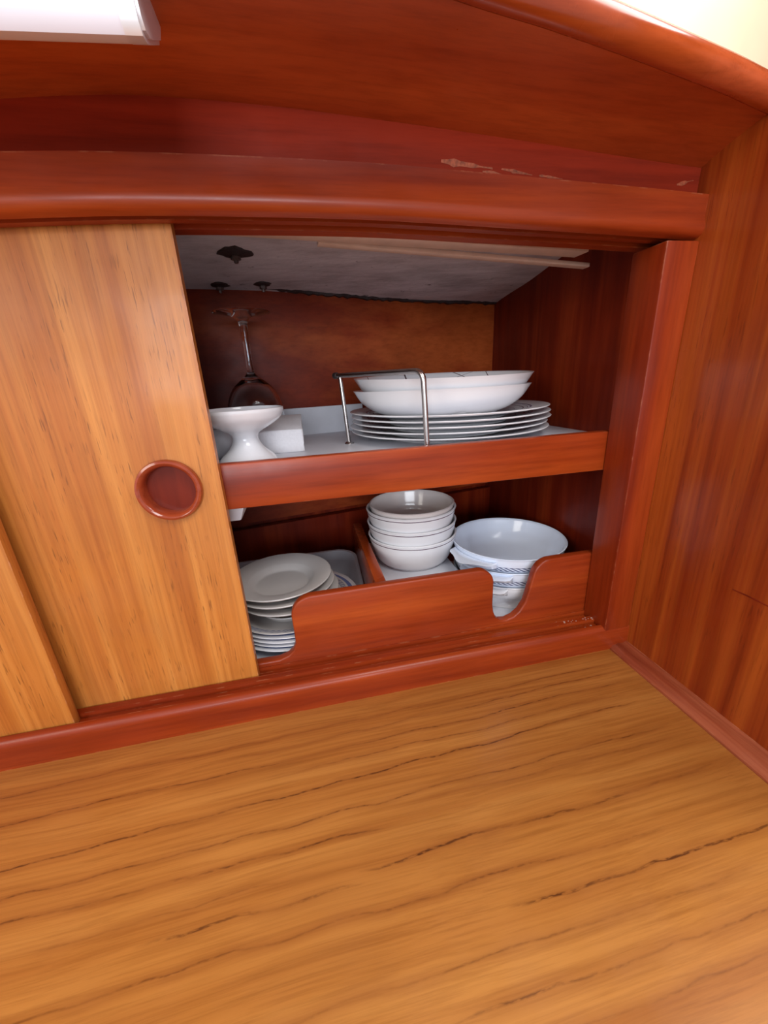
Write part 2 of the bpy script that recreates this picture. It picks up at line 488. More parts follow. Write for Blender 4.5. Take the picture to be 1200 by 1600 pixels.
# ---- overhead veneered panel, its rounded edge bead and the bright side above it
ZT = [(-1.1, 0.455), (-0.60, 0.478), (-0.486, 0.491), (-0.451, 0.495), (-0.415, 0.4975), (-0.338, 0.497), (-0.251, 0.493), (-0.153, 0.487), (-0.039, 0.479), (XR, 0.475)]
EDGE = [(-1.1, -0.17, 0.470), (-0.60, -0.135, 0.492), (-0.42, -0.108, 0.498), (-0.30, -0.090, 0.4955), (-0.227, -0.079, 0.4932), (-0.182, -0.074, 0.4915), (-0.135, -0.067, 0.490), (-0.087, -0.058, 0.4892), (-0.03, -0.046, 0.489), (XR, -0.034, 0.488)]
ZTs = spline([(x, z, 0) for x, z in ZT], 5)
EDs = spline(EDGE, 5)
bm = bmesh.new()
top = [bm.verts.new((q[0], 0.016, q[1])) for q in ZTs]
cols = []
for (q, e) in zip(ZTs, EDs):
    a_ = Vector((q[0], 0.016, q[1])); b_ = Vector(e)
    cols.append([bm.verts.new(a_.lerp(b_, t) + Vector((0, 0, 0.0012 * math.sin(t * pi)))) for t in (0, .25, .5, .75, 1)] +
                [bm.verts.new(b_ + Vector((0, 0, 0.012))), bm.verts.new(a_ + Vector((0, 0, 0.012)))])
for v_ in top: bm.verts.remove(v_)
for a_, b_ in zip(cols, cols[1:]):
    for i in range(7):
        bm.faces.new((a_[i], a_[(i + 1) % 7], b_[(i + 1) % 7], b_[i]))
bm.faces.new(cols[0]); bm.faces.new(cols[-1])
struct('ceiling', bm, M_ceil)

bm = bmesh.new()
rings = []
for i, e in enumerate(EDs):
    c_ = Vector(e) + Vector((0, -0.0046, 0.0068))
    rings.append([bm.verts.new(c_ + Vector((0, 0.0082 * math.cos(2 * pi * k / 14), 0.0082 * math.sin(2 * pi * k / 14)))) for k in range(14)])
for a_, b_ in zip(rings, rings[1:]):
    for k in range(14):
        bm.faces.new((a_[k], b_[k], b_[(k + 1) % 14], a_[(k + 1) % 14]))
bm.faces.new(rings[0]); bm.faces.new(rings[-1])
struct('trim_2', bm, wood('edge_bead', RED_M, RED_L, (0.52, 0.10, 0.03), grain=0, rough=.25, wear=0))

bm = bmesh.new()
prev = None
for e in EDs:
    q = [Vector(e) + Vector((0, 0.004, 0.012)), Vector(e) + Vector((0, 0.030, 0.42)), Vector(e) + Vector((0, 0.045, 0.42)), Vector(e) + Vector((0, 0.014, 0.012))]
    q = [bm.verts.new(t) for t in q]
    if prev:
        for i in range(4): bm.faces.new((prev[i], prev[(i + 1) % 4], q[(i + 1) % 4], q[i]))
    else: bm.faces.new(q)
    prev = q
bm.faces.new(prev)
struct('wall_upper', bm, M_cream)

# ---- worktop
bm = bmesh.new()
box(bm, (-1.25, -0.70, -0.025), (0.0, 0.003, 0.0), 0.0012)
wt = obj('worktop', bm, M_teak)
tag(wt, 'teak veneered worktop with dark streaky grain in front of the cupboard', 'worktop')

# ================================================================== CUPBOARD
cup = thing('cupboard', 'built-in mahogany galley cupboard with two shelves of white crockery', 'cupboard', (0, 0, 0))
# sill with two sliding-door grooves
bm = bmesh.new()
sec = [(0.0, 0.0), (0.0, 0.024)] + [(0.006 + 0.006 * math.cos(math.radians(a)), 0.0258 + 0.006 * math.sin(math.radians(a))) for a in (180, 150, 120, 95)] + \
      [(0.0075, 0.0318), (0.0078, 0.0265), (0.0178, 0.0265), (0.0182, 0.0325), (0.0250, 0.0325), (0.0254, 0.0265), (0.0358, 0.0265), (0.0362, 0.033), (0.0378, 0.033), (0.0378, 0.0)]
sweep_x(bm, sec, [-1.2 + 1.222 * i / 12 for i in range(13)], lambda x: 0.0)
obj('sill', bm, M_red, cup)
# little dust and crumbs at the end of the track
bm = bmesh.new()
for i in range(26):
    x = -0.012 - abs(random.gauss(0, 0.02)); y = random.choice((0.013, 0.0216, 0.0305)) + random.uniform(-.003, .003)
    z = 0.0325 if 0.0182 < y < 0.025 else 0.0266
    r = random.uniform(0.0004, 0.0011)
    bmesh.ops.create_icosphere(bm, subdivisions=1, radius=r, matrix=Matrix.Translation((x, y, z)) @ Matrix.Diagonal((1.6, 1, .5, 1)))
d = obj('dust', bm, plain('dust', (0.5, 0.33, 0.27), .9), cup); d['kind'] = 'stuff'

# rail above the doors, cambered, grooved underneath
DZ = [(-1.2, -0.030), (-0.9, -0.016), (-0.60, -0.0075), (-0.499, -0.003), (-0.43, 0.0), (-0.345, 0.001), (-0.257, 0.0005), (-0.156, -0.0028), (-0.04, -0.0068), (XR, -0.0095)]
DZs = [(q[0], q[1]) for q in spline([(a_, b_, 0) for a_, b_ in DZ], 5)]
dz = lambda x: lerp_table(DZs, x)
xs = [-1.2 + (1.2 + XR) * i / 60 for i in range(61)]
sec = [(0.0, 0.463), (0.0002, 0.447), (-0.0012, 0.4425), (-0.0014, 0.439), (-0.0002, 0.4355), (0.0028, 0.4332), (0.0082, 0.4322), (0.0086, 0.4425), (0.0176, 0.4425),
       (0.018, 0.4335), (0.0252, 0.4335), (0.0256, 0.4425), (0.0356, 0.4425), (0.036, 0.4335), (0.048, 0.4335), (0.048, 0.463)]
bm = bmesh.new(); sweep_x(bm, sec, xs, dz)
obj('top_rail', bm, M_red, cup, sharp=35)
# darker fascia set back above the rail
bm = bmesh.new()
rg = []
for x in [min(max(q[0], -1.1), XR) for q in ZTs]:
    zt = lerp_table([(q[0], q[1]) for q in ZTs], x) + 0.006
    zb = 0.452 + dz(x)
    rg.append([bm.verts.new(c_) for c_ in ((x, 0.012, zb), (x, 0.012, zt), (x, 0.034, zt), (x, 0.034, zb))])
for a_, b_ in zip(rg, rg[1:]):
    for i in range(4): bm.faces.new((a_[i], b_[i], b_[(i + 1) % 4], a_[(i + 1) % 4]))
bm.faces.new(rg[0]); bm.faces.new(rg[-1])
M_fascia = wood('fascia_mahogany', (0.25, 0.020, 0.005), (0.34, 0.028, 0.007), (0.42, 0.040, 0.010), grain=0, wear=0, rough=.6, coat=0.0)
M_fascia.node_tree.nodes['Principled BSDF'].inputs['Specular IOR Level'].default_value = 0.2
fas = obj('fascia', bm, M_fascia, cup)
# bare scraped patches on the fascia
M_scuff = plain('bare_scrape', (0.36, 0.085, 0.035), 0.6, var=.55, scale=260)
def scuff(pts, name='scrape'):
    b = bmesh.new(); b.faces.new([b.verts.new((x, 0.01185, z)) for x, z in pts])
    bmesh.ops.solidify(b, geom=b.faces[:], thickness=0.0001)
    o = obj(name, b, M_scuff, fas, smooth=False); return o
def ragged(x0, z0, x1, z1, h, n=9):
    up, lo = [], []
    for i in range(n):
        t = i / (n - 1); x = x0 + (x1 - x0) * t; z = z0 + (z1 - z0) * t
        hh = h * (0.25 + 0.75 * math.sin(pi * min(1, t * 1.1 + .12))) * random.uniform(.5, 1.1)
        up.append((x, z + hh * .5)); lo.append((x + random.uniform(-.001, .001), z - hh * .5))
    return up + lo[::-1]
scuff(ragged(-0.209, 0.4720, -0.168, 0.4690, 0.0052))
scuff(ragged(-0.176, 0.4665, -0.150, 0.4640, 0.0035))
scuff(ragged(-0.160, 0.4690, -0.134, 0.4660, 0.0032))
scuff(ragged(-0.128, 0.4660, -0.108, 0.4645, 0.0022))
scuff(ragged(0.000, 0.4640, 0.016, 0.4675, 0.0030))

# post at the right
bm = bmesh.new()
box(bm, (-0.0115, 0.0003, 0.0262), (XR, 0.0375, 0.421), 0.0018)
obj('post', bm, M_red_v, cup)
# side, back, base, shelf
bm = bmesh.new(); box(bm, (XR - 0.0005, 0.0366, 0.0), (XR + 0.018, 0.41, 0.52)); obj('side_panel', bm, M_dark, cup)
def yb(x): return 0.372 + (x - XR) * 0.185           # the back follows the hull, slightly skewed
bm = bmesh.new()
b = bmesh.new()
for x0, x1 in ((-1.1, XR),):
    for (za, zb_, off) in ((0.113, 0.47, 0.006), ):
        q = [(x0, yb(x0) + off, za), (x1, yb(x1) + off, za), (x1, yb(x1) + off, zb_), (x0, yb(x0) + off, zb_)]
        f_ = b.faces.new([b.verts.new(t) for t in q])
        e_ = bmesh.ops.extrude_face_region(b, geom=[f_])
        bmesh.ops.translate(b, vec=(0, 0.012, 0), verts=[g for g in e_['geom'] if isinstance(g, bmesh.types.BMVert)])
merge(bm, b)
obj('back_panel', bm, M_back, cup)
bm = bmesh.new(); b = bmesh.new()
q = [(-1.1, yb(-1.1) - 0.004, 0.01), (XR, yb(XR) - 0.004, 0.01), (XR, yb(XR) - 0.004, 0.106), (-1.1, yb(-1.1) - 0.004, 0.106)]
f_ = b.faces.new([b.verts.new(t) for t in q]); e_ = bmesh.ops.extrude_face_region(b, geom=[f_])
bmesh.ops.translate(b, vec=(0, 0.012, 0), verts=[g for g in e_['geom'] if isinstance(g, bmesh.types.BMVert)])
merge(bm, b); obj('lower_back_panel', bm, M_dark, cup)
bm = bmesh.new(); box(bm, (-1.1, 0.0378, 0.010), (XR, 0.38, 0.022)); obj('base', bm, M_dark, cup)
bm = bmesh.new()
extrude_poly(bm, [(-1.1, 0.048), (XR - .001, 0.048), (XR - .001, yb(XR)), (-1.1, yb(-1.1))], 2, 0.232, 0.246)
sh = obj('shelf', bm, M_lam, cup); sh['label'] = 'white laminate shelf board'
# white upstand at the back of the shelf
bm = bmesh.new()
extrude_poly(bm, [(-1.1, yb(-1.1) - .008), (-0.235, yb(-0.235) - .008), (-0.235, yb(-0.235)), (-1.1, yb(-1.1))], 2, 0.246, 0.287)
obj('upstand', bm, M_lam, cup)
bm = bmesh.new(); box(bm, (-1.1, 0.038, 0.2135), (XR - .001, 0.0485, 0.2565), 0.0016); obj('upper_fiddle', bm, M_red, cup)

bm = bmesh.new()
extrude_poly(bm, [(-1.1, yb(-1.1) + .019), (XR + .018, yb(XR) + .019), (XR + .018, yb(XR) + .03), (-1.1, yb(-1.1) + .03)], 2, 0.0, 0.54)
box(bm, (-1.115, 0.04, 0.0), (-1.1, 0.40, 0.5))
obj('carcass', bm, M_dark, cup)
# notched fiddle of the lower compartment
o_ = [(-1.1, 0.022), (XR - 0.001, 0.022), (XR - 0.001, 0.112)]
o_ += [(-0.060, 0.112)] + arc(-0.064, 0.0905, 0.0215, 90, 165, 7)                      # right piece, rounded shoulder
o_ += [(-0.0905, 0.070), (-0.0935, 0.058), (-0.100, 0.047), (-0.108, 0.0405), (-0.117, 0.0375), (-0.125, 0.0385), (-0.131, 0.0435), (-0.1345, 0.052), (-0.136, 0.062)]
o_ += arc(-0.1545, 0.092, 0.0185, 0, 90, 8)                                             # middle piece, right shoulder
o_ += [(-0.25, 0.1105)] + arc(-0.344, 0.0875, 0.0230, 90, 175, 8)                        # middle piece, left shoulder
o_ += [(-0.3665, 0.070), (-0.3665, 0.055), (-0.370, 0.0465), (-0.376, 0.041), (-0.386, 0.0378), (-0.47, 0.0378), (-0.478, 0.042), (-0.484, 0.055), (-0.485, 0.085)]
o_ += arc(-0.507, 0.0885, 0.022, 0, 90, 6) + [(-1.1, 0.1105)]
bm = bmesh.new(); extrude_poly(bm, o_, 1, 0.038, 0.0485, 0.0022, 3)
obj('lower_fiddle', bm, M_red, cup, sharp=50)
bm = bmesh.new()
box(bm, (-0.2725, 0.0487, 0.022), (-0.2595, 0.255, 0.1055), 0.0015); obj('divider', bm, M_red_y, cup)

# ---- painted deck underside closing the cupboard, with three through-bolts
bm = bmesh.new()
def zh(x, y): return 0.438 + (0.373 - y) * 0.12 + 0.0012 * math.sin(x * 14) + 0.0010 * math.sin(y * 40 + x * 12)
gx = [-1.1 + (1.1 + XR) * i / 40 for i in range(41)]; gy = [0.035 + 0.365 * j / 16 for j in range(17)]
gv = [[bm.verts.new((x, y, zh(x, y))) for y in gy] for x in gx]
for i in range(40):
    for j in range(16): bm.faces.new((gv[i][j], gv[i + 1][j], gv[i + 1][j + 1], gv[i][j + 1]))
e_ = bmesh.ops.extrude_face_region(bm, geom=bm.faces[:])
bmesh.ops.translate(bm, vec=(0, 0, 0.02), verts=[g for g in e_['geom'] if isinstance(g, bmesh.types.BMVert)])
hull = struct('wall_back', bm, M_hull)
def bolt(x, y, r, nr):
    b = bmesh.new(); z = zh(x, y)
    n = 18
    vs = [b.verts.new((x + r * random.uniform(.78, 1.1) * math.cos(2 * pi * i / n) * 1.1, y + r * random.uniform(.8, 1.1) * math.sin(2 * pi * i / n), z - .0008)) for i in range(n)]
    c_ = b.verts.new((x, y, z - 0.004))
    up = [b.verts.new((v_.co.x, v_.co.y, z + .004)) for v_ in vs]
    for i in range(n):
        b.faces.new((vs[i], vs[(i + 1) % n], c_)); b.faces.new((vs[i], up[i], up[(i + 1) % n], vs[(i + 1) % n]))
    b.faces.new(up)
    s_ = obj('shade_fill', b, M_shade_fill, hull)  # dark disc painted in place of the shaded recess round the bolt
    b = bmesh.new()
    lathe(b, [(0, -0.0088), (nr * .42, -0.0084), (nr * .48, -0.0055), (nr, -0.0052), (nr, 0.001), (0, 0.002)], 6 if nr > .004 else 8, (x, y, z - .001))
    obj('bolt', b, M_nut, s_, sharp=20)
bolt(-0.384, 0.190, 0.0165, 0.0055)
bolt(-0.419, 0.278, 0.0115, 0.0048)
bolt(-0.364, 0.280, 0.0105, 0.0048)

b = bmesh.new(); pv = None
for i in range(61):
    x = -0.36 + (0.36 + XR - .001) * i / 60
    y = yb(x) - 0.0005; z = zh(x, y); h = random.uniform(.001, .0045) * min(1, i / 12 + .1)
    q = [b.verts.new(c_) for c_ in ((x, y, z + .004), (x, y - random.uniform(.002, .006), z + .001), (x, y - .002, z - h), (x, y + .007, z - h))]
    if pv:
        for k in range(4): b.faces.new((pv[k], pv[(k + 1) % 4], q[(k + 1) % 4], q[k]))
    else: b.faces.new(q)
    pv = q
b.faces.new(pv)
obj('shade_fill', b, M_shade_fill, hull)  # ragged dark strip drawn for the dark gap between deck and back panel

# ---- sliding doors
def ring_pull(parent, cx, y0, cz):
    b = bmesh.new(); n = 56
    prof = [(0.0265, 0.0002), (0.0268, -0.0022), (0.0258, -0.0048), (0.0240, -0.0056), (0.0222, -0.0046), (0.0208, -0.002), (0.0204, 0.002), (0.0203, 0.0072)]
    rs = [[b.verts.new((cx + r * math.cos(2 * pi * i / n), y0 + d_, cz + r * math.sin(2 * pi * i / n))) for i in range(n)] for r, d_ in prof]
    for a_, c_ in zip(rs, rs[1:]):
        for i in range(n): b.faces.new((a_[i], c_[i], c_[(i + 1) % n], a_[(i + 1) % n]))
    rp = obj('finger_ring', b, M_ring, parent); rp['label'] = 'turned red mahogany finger ring'
    b = bmesh.new()
    b.faces.new([b.verts.new((cx + 0.0206 * math.cos(2 * pi * i / n), y0 + 0.0072, cz + 0.0206 * math.sin(2 * pi * i / n))) for i in range(n)])
    bmesh.ops.solidify(b, geom=b.faces[:], thickness=-0.001)
    obj('recess_disc', b, M_dark, rp)
M_ring = wood('ring_mahogany', (0.26, 0.035, 0.012), (0.36, 0.06, 0.02), (0.44, 0.085, 0.03), grain=0, rough=.15, coat=.6, wear=0, coat_rough=.05)

def door(name, label, x1, y0, ring):
    t = thing(name, label, 'door', (x1 - 0.22, y0, 0.0268))
    o = (x1 - 0.22, y0, 0.0268)
    b = bmesh.new()
    W, H, T = 0.46, 0.4105, 0.0085
    if ring:
        # panel with a round hole: quad ring around the hole
        cx, cz, R = ring[0] - o[0], ring[1] - o[2], 0.0225
        x0, x1l = 0.22 - W, 0.22
        angs = [2 * pi * i / 64 for i in range(64)]
        def outer(a_):
            dx, dz_ = math.cos(a_), math.sin(a_)
            ts = []
            if dx > 1e-9: ts.append((x1l - cx) / dx)
            if dx < -1e-9: ts.append((x0 - cx) / dx)
            if dz_ > 1e-9: ts.append((H - cz) / dz_)
            if dz_ < -1e-9: ts.append((0 - cz) / dz_)
            k = min(ts); return (cx + dx * k, cz + dz_ * k)
        crn = [math.atan2(zz - cz, xx - cx) % (2 * pi) for xx in (x0, x1l) for zz in (0, H)]
        angs = sorted(set(angs + crn))
        layers = []
        for y in (0.0, T):
            inn = [b.verts.new((cx + R * math.cos(a_), y, cz + R * math.sin(a_))) for a_ in angs]
            out = [b.verts.new((outer(a_)[0], y, outer(a_)[1])) for a_ in angs]
            n = len(angs); layers.append((inn, out))
            for i in range(n):
                b.faces.new((inn[i], out[i], out[(i + 1) % n], inn[(i + 1) % n]))
        for i in range(n):
            b.faces.new((layers[0][0][i], layers[0][0][(i + 1) % n], layers[1][0][(i + 1) % n], layers[1][0][i]))
            b.faces.new((layers[0][1][i], layers[1][1][i], layers[1][1][(i + 1) % n], layers[0][1][(i + 1) % n]))
    else:
        box(b, (0.22 - W, 0, 0), (0.22, T, H), 0.0006)
    obj('door_panel', b, M_door, t)
    if ring: ring_pull(t, cx, 0.0, cz)
    return t
door('sliding_door', 'golden veneered sliding door with a round finger ring, half closed', -0.408, 0.0266, (-0.450, 0.2405))
door('sliding_door', 'golden sliding door without ring at the left edge, in the front track', -0.573, 0.0086, None)

# ---- lamp under the overhead panel
lx0, lx1 = -0.75, -0.3800
lamp = thing('light_fixture', 'off strip lamp with white diffuser and chrome end on overhead panel', 'lamp', (lx1, -0.065, 0.499))
LS = [(-0.027, 0.0), (-0.0272, -0.010), (-0.0265, -0.024), (-0.0255, -0.0310), (-0.0225, -0.0342), (-0.0165, -0.0330), (-0.0110, -0.0300), (0.0, -0.0232), (0.015, -0.0138), (0.026, 0.0)]
lamp.rotation_euler = (0, -0.05, 0)
b = bmesh.new()
sweep_x(b, LS, [lx0 - lx1, -0.2, -0.1, -0.0075], lambda x: 0.0)
obj('diffuser', b, M_diff, lamp)
b = bmesh.new()
sweep_x(b, [(y * 1.02, z * 1.01) for y, z in LS], [-0.0075, -0.0005], lambda x: 0.0)
sweep_x(b, [(y * .95, z * .93) for y, z in LS], [-0.0005, 0.0008], lambda x: 0.0)
obj('end_cap', b, M_chrome, lamp)

# ---- loose pale laths lying under the deck
def lath(p0, p1, w, h, label):
    t = bmesh.new()
    d_ = Vector(p1) - Vector(p0); L = d_.length
    box(t, (0, -w / 2, -h / 2), (L, w / 2, h / 2), 0.0006)
    o = obj('wooden_lath', t, M_lath)
    o.location = p0; o.rotation_euler = (0, math.asin(-d_.z / L), math.atan2(d_.y, d_.x))
    tag(o, label, 'lath', 'laths tucked under the deck')
lath((-0.40, 0.010 + .050, 0.4445), (-0.028, 0.088, 0.4365), 0.020, 0.0055, 'broad pale wooden lath under the deck, close behind the top rail')
lath((-0.40, 0.042 + .019, 0.4510), (-0.018, 0.080, 0.4430), 0.022, 0.0050, 'pale wooden lath lying on top of the broad lath under the deck')
lath((-0.30, 0.088, 0.4420), (-0.006, 0.1075, 0.4285), 0.010, 0.0040, 'narrow pale lath below the broad one, its end reaching furthest right')

# ================================================================== CROCKERY, upper shelf
ZS = 0.246
def plate_bm(R, h, foot, well, t=0.0028, n=72):
    """(r,z) plate with flat well and raised rim, foot at z=0, rim top at h"""
    b = bmesh.new()
    prof = [(0, 0.0012), (foot - .004, 0.0012), (foot - .003, 0.0), (foot, 0.0), (foot + .001, 0.0015),
            (well, h * 0.30), (R * .86, h * .66), (R - .001, h - t * .55), (R, h - t * .2), (R - .0006, h), (R - .002, h),
            (R * .86, h * .66 + t * .9), (well + .002, h * .30 + t), (well - .006, h * .16 + t), (foot * .7, h * .13 + t), (0, h * .13 + t)]
    lathe(b, prof, n); return b
RIM = printed('dinner_plate_rings', [(0.098, 0.0992, INK), (0.1035, 0.1045, (0.3, 0.3, 0.42)), (0.1065, 0.1090, (0.30, 0.31, 0.44)), (0.088, 0.0886, (0.4, 0.4, 0.5))], radial=True)
PX, PY, PR = -0.1405, 0.1845, 0.1300
base = None
words = ['topmost of the dinner plate stack, right under the two deep bowls', 'second dinner plate from the top of the stack', 'third and middle dinner plate of the five in the stack',
         'fourth dinner plate from the top, above the lowest', 'lowest of the dinner plate stack, resting on the white shelf']
jit = [(0, 0), (0.0012, -.0008), (0.0020, -.001), (-0.001, .001), (0.0008, 0)]
for i in range(5):
    z = ZS + 0.0062 * (4 - i)
    if base is None:
        base = thing('dinner_plate', 'wide white plate, ' + words[0], 'plate', (PX, PY, z), 'dinner plates on the upper shelf')
        obj('plate_body', plate_bm(PR, 0.0125, 0.078, 0.088), RIM, base)
    else:
        dup(base, (PX + jit[i][0], PY + jit[i][1], z), random.uniform(0, 6), 'wide white plate, ' + words[i])
# tissue between bowls and plates
def sheet(name, cx, cy, z, sx, sy, rot, label, amp=0.0012, mat=None, n=14, cat='tissue'):
    b = bmesh.new(); g = []
    for i in range(n):
        row = []
        for j in range(n):
            u, w = i / (n - 1) - .5, j / (n - 1) - .5
            x, y = u * sx * (1 + .05 * math.sin(7 * w)), w * sy * (1 + .05 * math.cos(6 * u))
            e = max(abs(u), abs(w)) * 2
            zz = amp * (math.sin(17 * u + 3 * w) + math.cos(13 * w - 5 * u)) * e ** 3 + amp * 1.5 * max(0, e - .8)
            zz += max(0.0, math.hypot(x, y) - 0.072) * 0.22
            row.append(b.verts.new((x, y, zz + amp * 2 * e ** 4)))
        g.append(row)
    for i in range(n - 1):
        for j in range(n - 1): b.faces.new((g[i][j], g[i + 1][j], g[i + 1][j + 1], g[i][j + 1]))
    bmesh.ops.solidify(b, geom=b.faces[:], thickness=-0.0004)
    o = obj(name, b, mat or M_paper); o.location = (cx, cy, z); o.rotation_euler = (0, 0, rot)
    tag(o, label, cat); return o
zt_plate = ZS + 0.0062 * 4
sheet('paper_tissue', PX - .008, PY - .004, zt_plate + 0.0051, 0.136, 0.136, 0.72, 'crumpled white tissue between the deep bowls and the top dinner plate', 0.0012)

def deep_bowl(R, h, foot, t=0.003):
    prof = [(0, 0.0015), (foot - .004, 0.0015), (foot - .003, 0), (foot, 0)]
    outer = spline([(foot, 0.0005, 0), (R * .78, h * .20, 0), (R * .905, h * .53, 0), (R - .0012, h - .001, 0)], 5)
    inner = spline([(R - t * .75, h - .0006, 0), (R * .90 - t, h * .57, 0), (R * .78 - t * .6, h * .24 + t * .5, 0), (foot * .8, t + .001, 0), (0, t, 0)], 5)
    prof += [(q[0], q[1]) for q in outer] + [(R - .0004, h)] + [(q[0], q[1]) for q in inner]
    b = bmesh.new(); lathe(b, prof, 72); return b
H_B = 0.0325
BOWL = printed('deep_bowl_sprigs', [], spokes=(0.0200, 0.0322, [(-1.2, .008, 0), (0.75, 0.012, 25), (2.5, 0.008, -6), (1.75, .012, 0), (1.15, .006, -30), (0.45, .007, 12)], (0.13, 0.08, 0.09)))
BX, BY = -0.1490, 0.182
dbw = thing('deep_bowl', 'upper of two wide white deep bowls, thin dark sprigs inside', 'bowl', (BX, BY, zt_plate + 0.0056 + 0.0150), 'deep bowls on the dinner plates')
dbw.rotation_euler = (0.036, 0, 0)
obj('bowl_body', deep_bowl(0.1145, H_B, 0.074), BOWL, dbw)
lo_ = dup(dbw, (BX - .0015, BY, zt_plate + 0.0056), 1.3, 'lower of two wide white deep bowls, resting on tissue on the plates')
lo_.rotation_euler = (0, 0, 1.3)

# wire plate rail
A0 = Vector((-0.2765, 0.1720, ZS)); A1 = Vector((-0.2815, 0.1735, 0.3290))
B0 = Vector((-0.2085, 0.0560, ZS)); B1 = Vector((-0.2120, 0.0560, 0.3275))
rk = thing('wire_plate_rail', 'bent stainless steel wire holder standing beside the dinner plates', 'plate rack', tuple(A0))
def rel(v_): return Vector(v_) - A0
bend = B1 + (A1 - B1).normalized() * 0.0
b = bmesh.new()
tube(b, round_corner([rel(B0), rel(B1), rel(A1) + (A1 - B1).normalized() * 0.0075], 0.011, 8), 0.0029, 14); obj('top_bar', b, M_steel, rk)
b = bmesh.new(); tube(b, [rel(A0), rel(A0.lerp(A1, .5)), rel(A1)], 0.0025, 12); obj('leg', b, M_steel, rk)
b = bmesh.new()
dirn = (A1 - B1).normalized(); e0 = rel(A1) + dirn * 0.0055
tube(b, [e0, e0 + dirn * 0.001, e0 + dirn * 0.0045, e0 + dirn * 0.0055], 0.0038, 14)
ec = obj('end_tip', b, M_black, rk); ec['label'] = 'dark tip'  # end of the bar in one plain dark colour
for q in (A0, B0):
    b = bmesh.new(); lathe(b, [(0, 0.0026), (0.0036, 0.0024), (0.0056, 0.0012), (0.0062, 0.0), (0, 0)], 20, tuple(rel(q))); obj('foot_flange', b, M_steel, rk)

# wine glass upside down
gl = thing('wine_glass', 'clear stemmed wine glass standing upside down at the back of the shelf', 'glass', (-0.3920, 0.2350, ZS))
HG = 0.1640
out_ = [(0.0300, 0.0005), (0.0345, 0.022), (0.0362, 0.040), (0.0335, 0.058), (0.0255, 0.074), (0.0125, 0.0855), (0.0062, 0.091), (0.0042, 0.098), (0.0036, 0.115), (0.0038, 0.135), (0.0052, 0.150), (0.0095, 0.1575), (0.020, 0.1610), (0.0345, 0.1632)]
in_ = [(0.0290, 0.0005), (0.0334, 0.022), (0.0350, 0.040), (0.0322, 0.0575), (0.0240, 0.0725), (0.012, 0.0810), (0, 0.0835)]
so = spline([(a_, b_, 0) for a_, b_ in out_], 5); si = spline([(a_, b_, 0) for a_, b_ in in_], 5)
prof = [(max(0, q[0]), q[1]) for q in reversed(si)] + [(0.0295, 0.0)] + [(q[0], q[1]) for q in so] + [(0.0350, 0.1638), (0.0345, 0.1642), (0.0, 0.1645)]
b = bmesh.new(); lathe(b, prof, 64); obj('glass_body', b, M_glass, gl)

# pedestal dish
pd = thing('pedestal_dish', 'glossy white footed dish with flared rim, behind the sliding door edge', 'dish', (-0.3920, 0.1000, ZS))
o_p = spline([(0.030, 0.0, 0), (0.0270, 0.006, 0), (0.0175, 0.015, 0), (0.0130, 0.0240, 0), (0.0150, 0.0305, 0), (0.0260, 0.0365, 0), (0.0370, 0.0435, 0), (0.0415, 0.0505, 0), (0.0420, 0.0545, 0)], 5)
i_p = spline([(0.0405, 0.0550, 0), (0.0385, 0.0505, 0), (0.0325, 0.0445, 0), (0.020, 0.0395, 0), (0.0, 0.0375, 0)], 5)
prof = [(0, 0.004), (0.026, 0.002), (0.028, 0.0)] + [(q[0], q[1]) for q in o_p] + [(max(0, q[0]), q[1]) for q in i_p]
b = bmesh.new(); lathe(b, prof, 64); obj('dish_body', b, M_white, pd)

# white cup behind it
cp = thing('white_cup', 'small round white cup half hidden by the sliding door, left of the footed dish', 'cup', (-0.4475, 0.1400, ZS))
o_p = spline([(0.022, 0.0, 0), (0.031, 0.006, 0), (0.0362, 0.016, 0), (0.0350, 0.026, 0), (0.0300, 0.0335, 0)], 5)
i_p = spline([(0.0280, 0.0338, 0), (0.0330, 0.026, 0), (0.0335, 0.016, 0), (0.028, 0.007, 0), (0, 0.004, 0)], 5)
b = bmesh.new(); lathe(b, [(0, 0)] + [(q[0], q[1]) for q in o_p] + [(max(0, q[0]), q[1]) for q in i_p], 48); obj('cup_body', b, M_white, cp)

# white foam box
b = bmesh.new()
extrude_poly(b, [(0.0, 0.0), (0.062, 0.0), (0.0625, 0.0385), (0.058, 0.0395), (0.001, 0.0262)], 0, 0.0, 0.068, 0.0015, 2)
bmesh.ops.subdivide_edges(b, edges=b.edges[:], cuts=2, use_grid_fill=True)
for v_ in b.verts: v_.co += Vector((random.uniform(-1, 1), random.uniform(-1, 1), random.uniform(-1, 0.2) if v_.co.z > .01 else 0)) * 0.0004
fb = obj('foam_box', b, M_foam); fb.location = (-0.4015, 0.1380, ZS)
tag(fb, 'white foam block with a sloping top behind the footed dish', 'box')

# white tub under the shelf
tb = bmesh.new()
extrude_poly(tb, [(-0.08, 0.0), (0.0, 0.0), (-0.0025, -0.014), (-0.0105, -0.036), (-0.072, -0.036)], 1, 0.0, 0.07, 0.002, 2)
t_ = obj('plastic_tub', tb, M_tray); t_.location = (-0.392, 0.056, 0.2319)
tag(t_, 'white tapered plastic tub hanging under the upper shelf beside the sliding door', 'tub')

# ================================================================== CROCKERY, lower compartment
ZB = 0.022
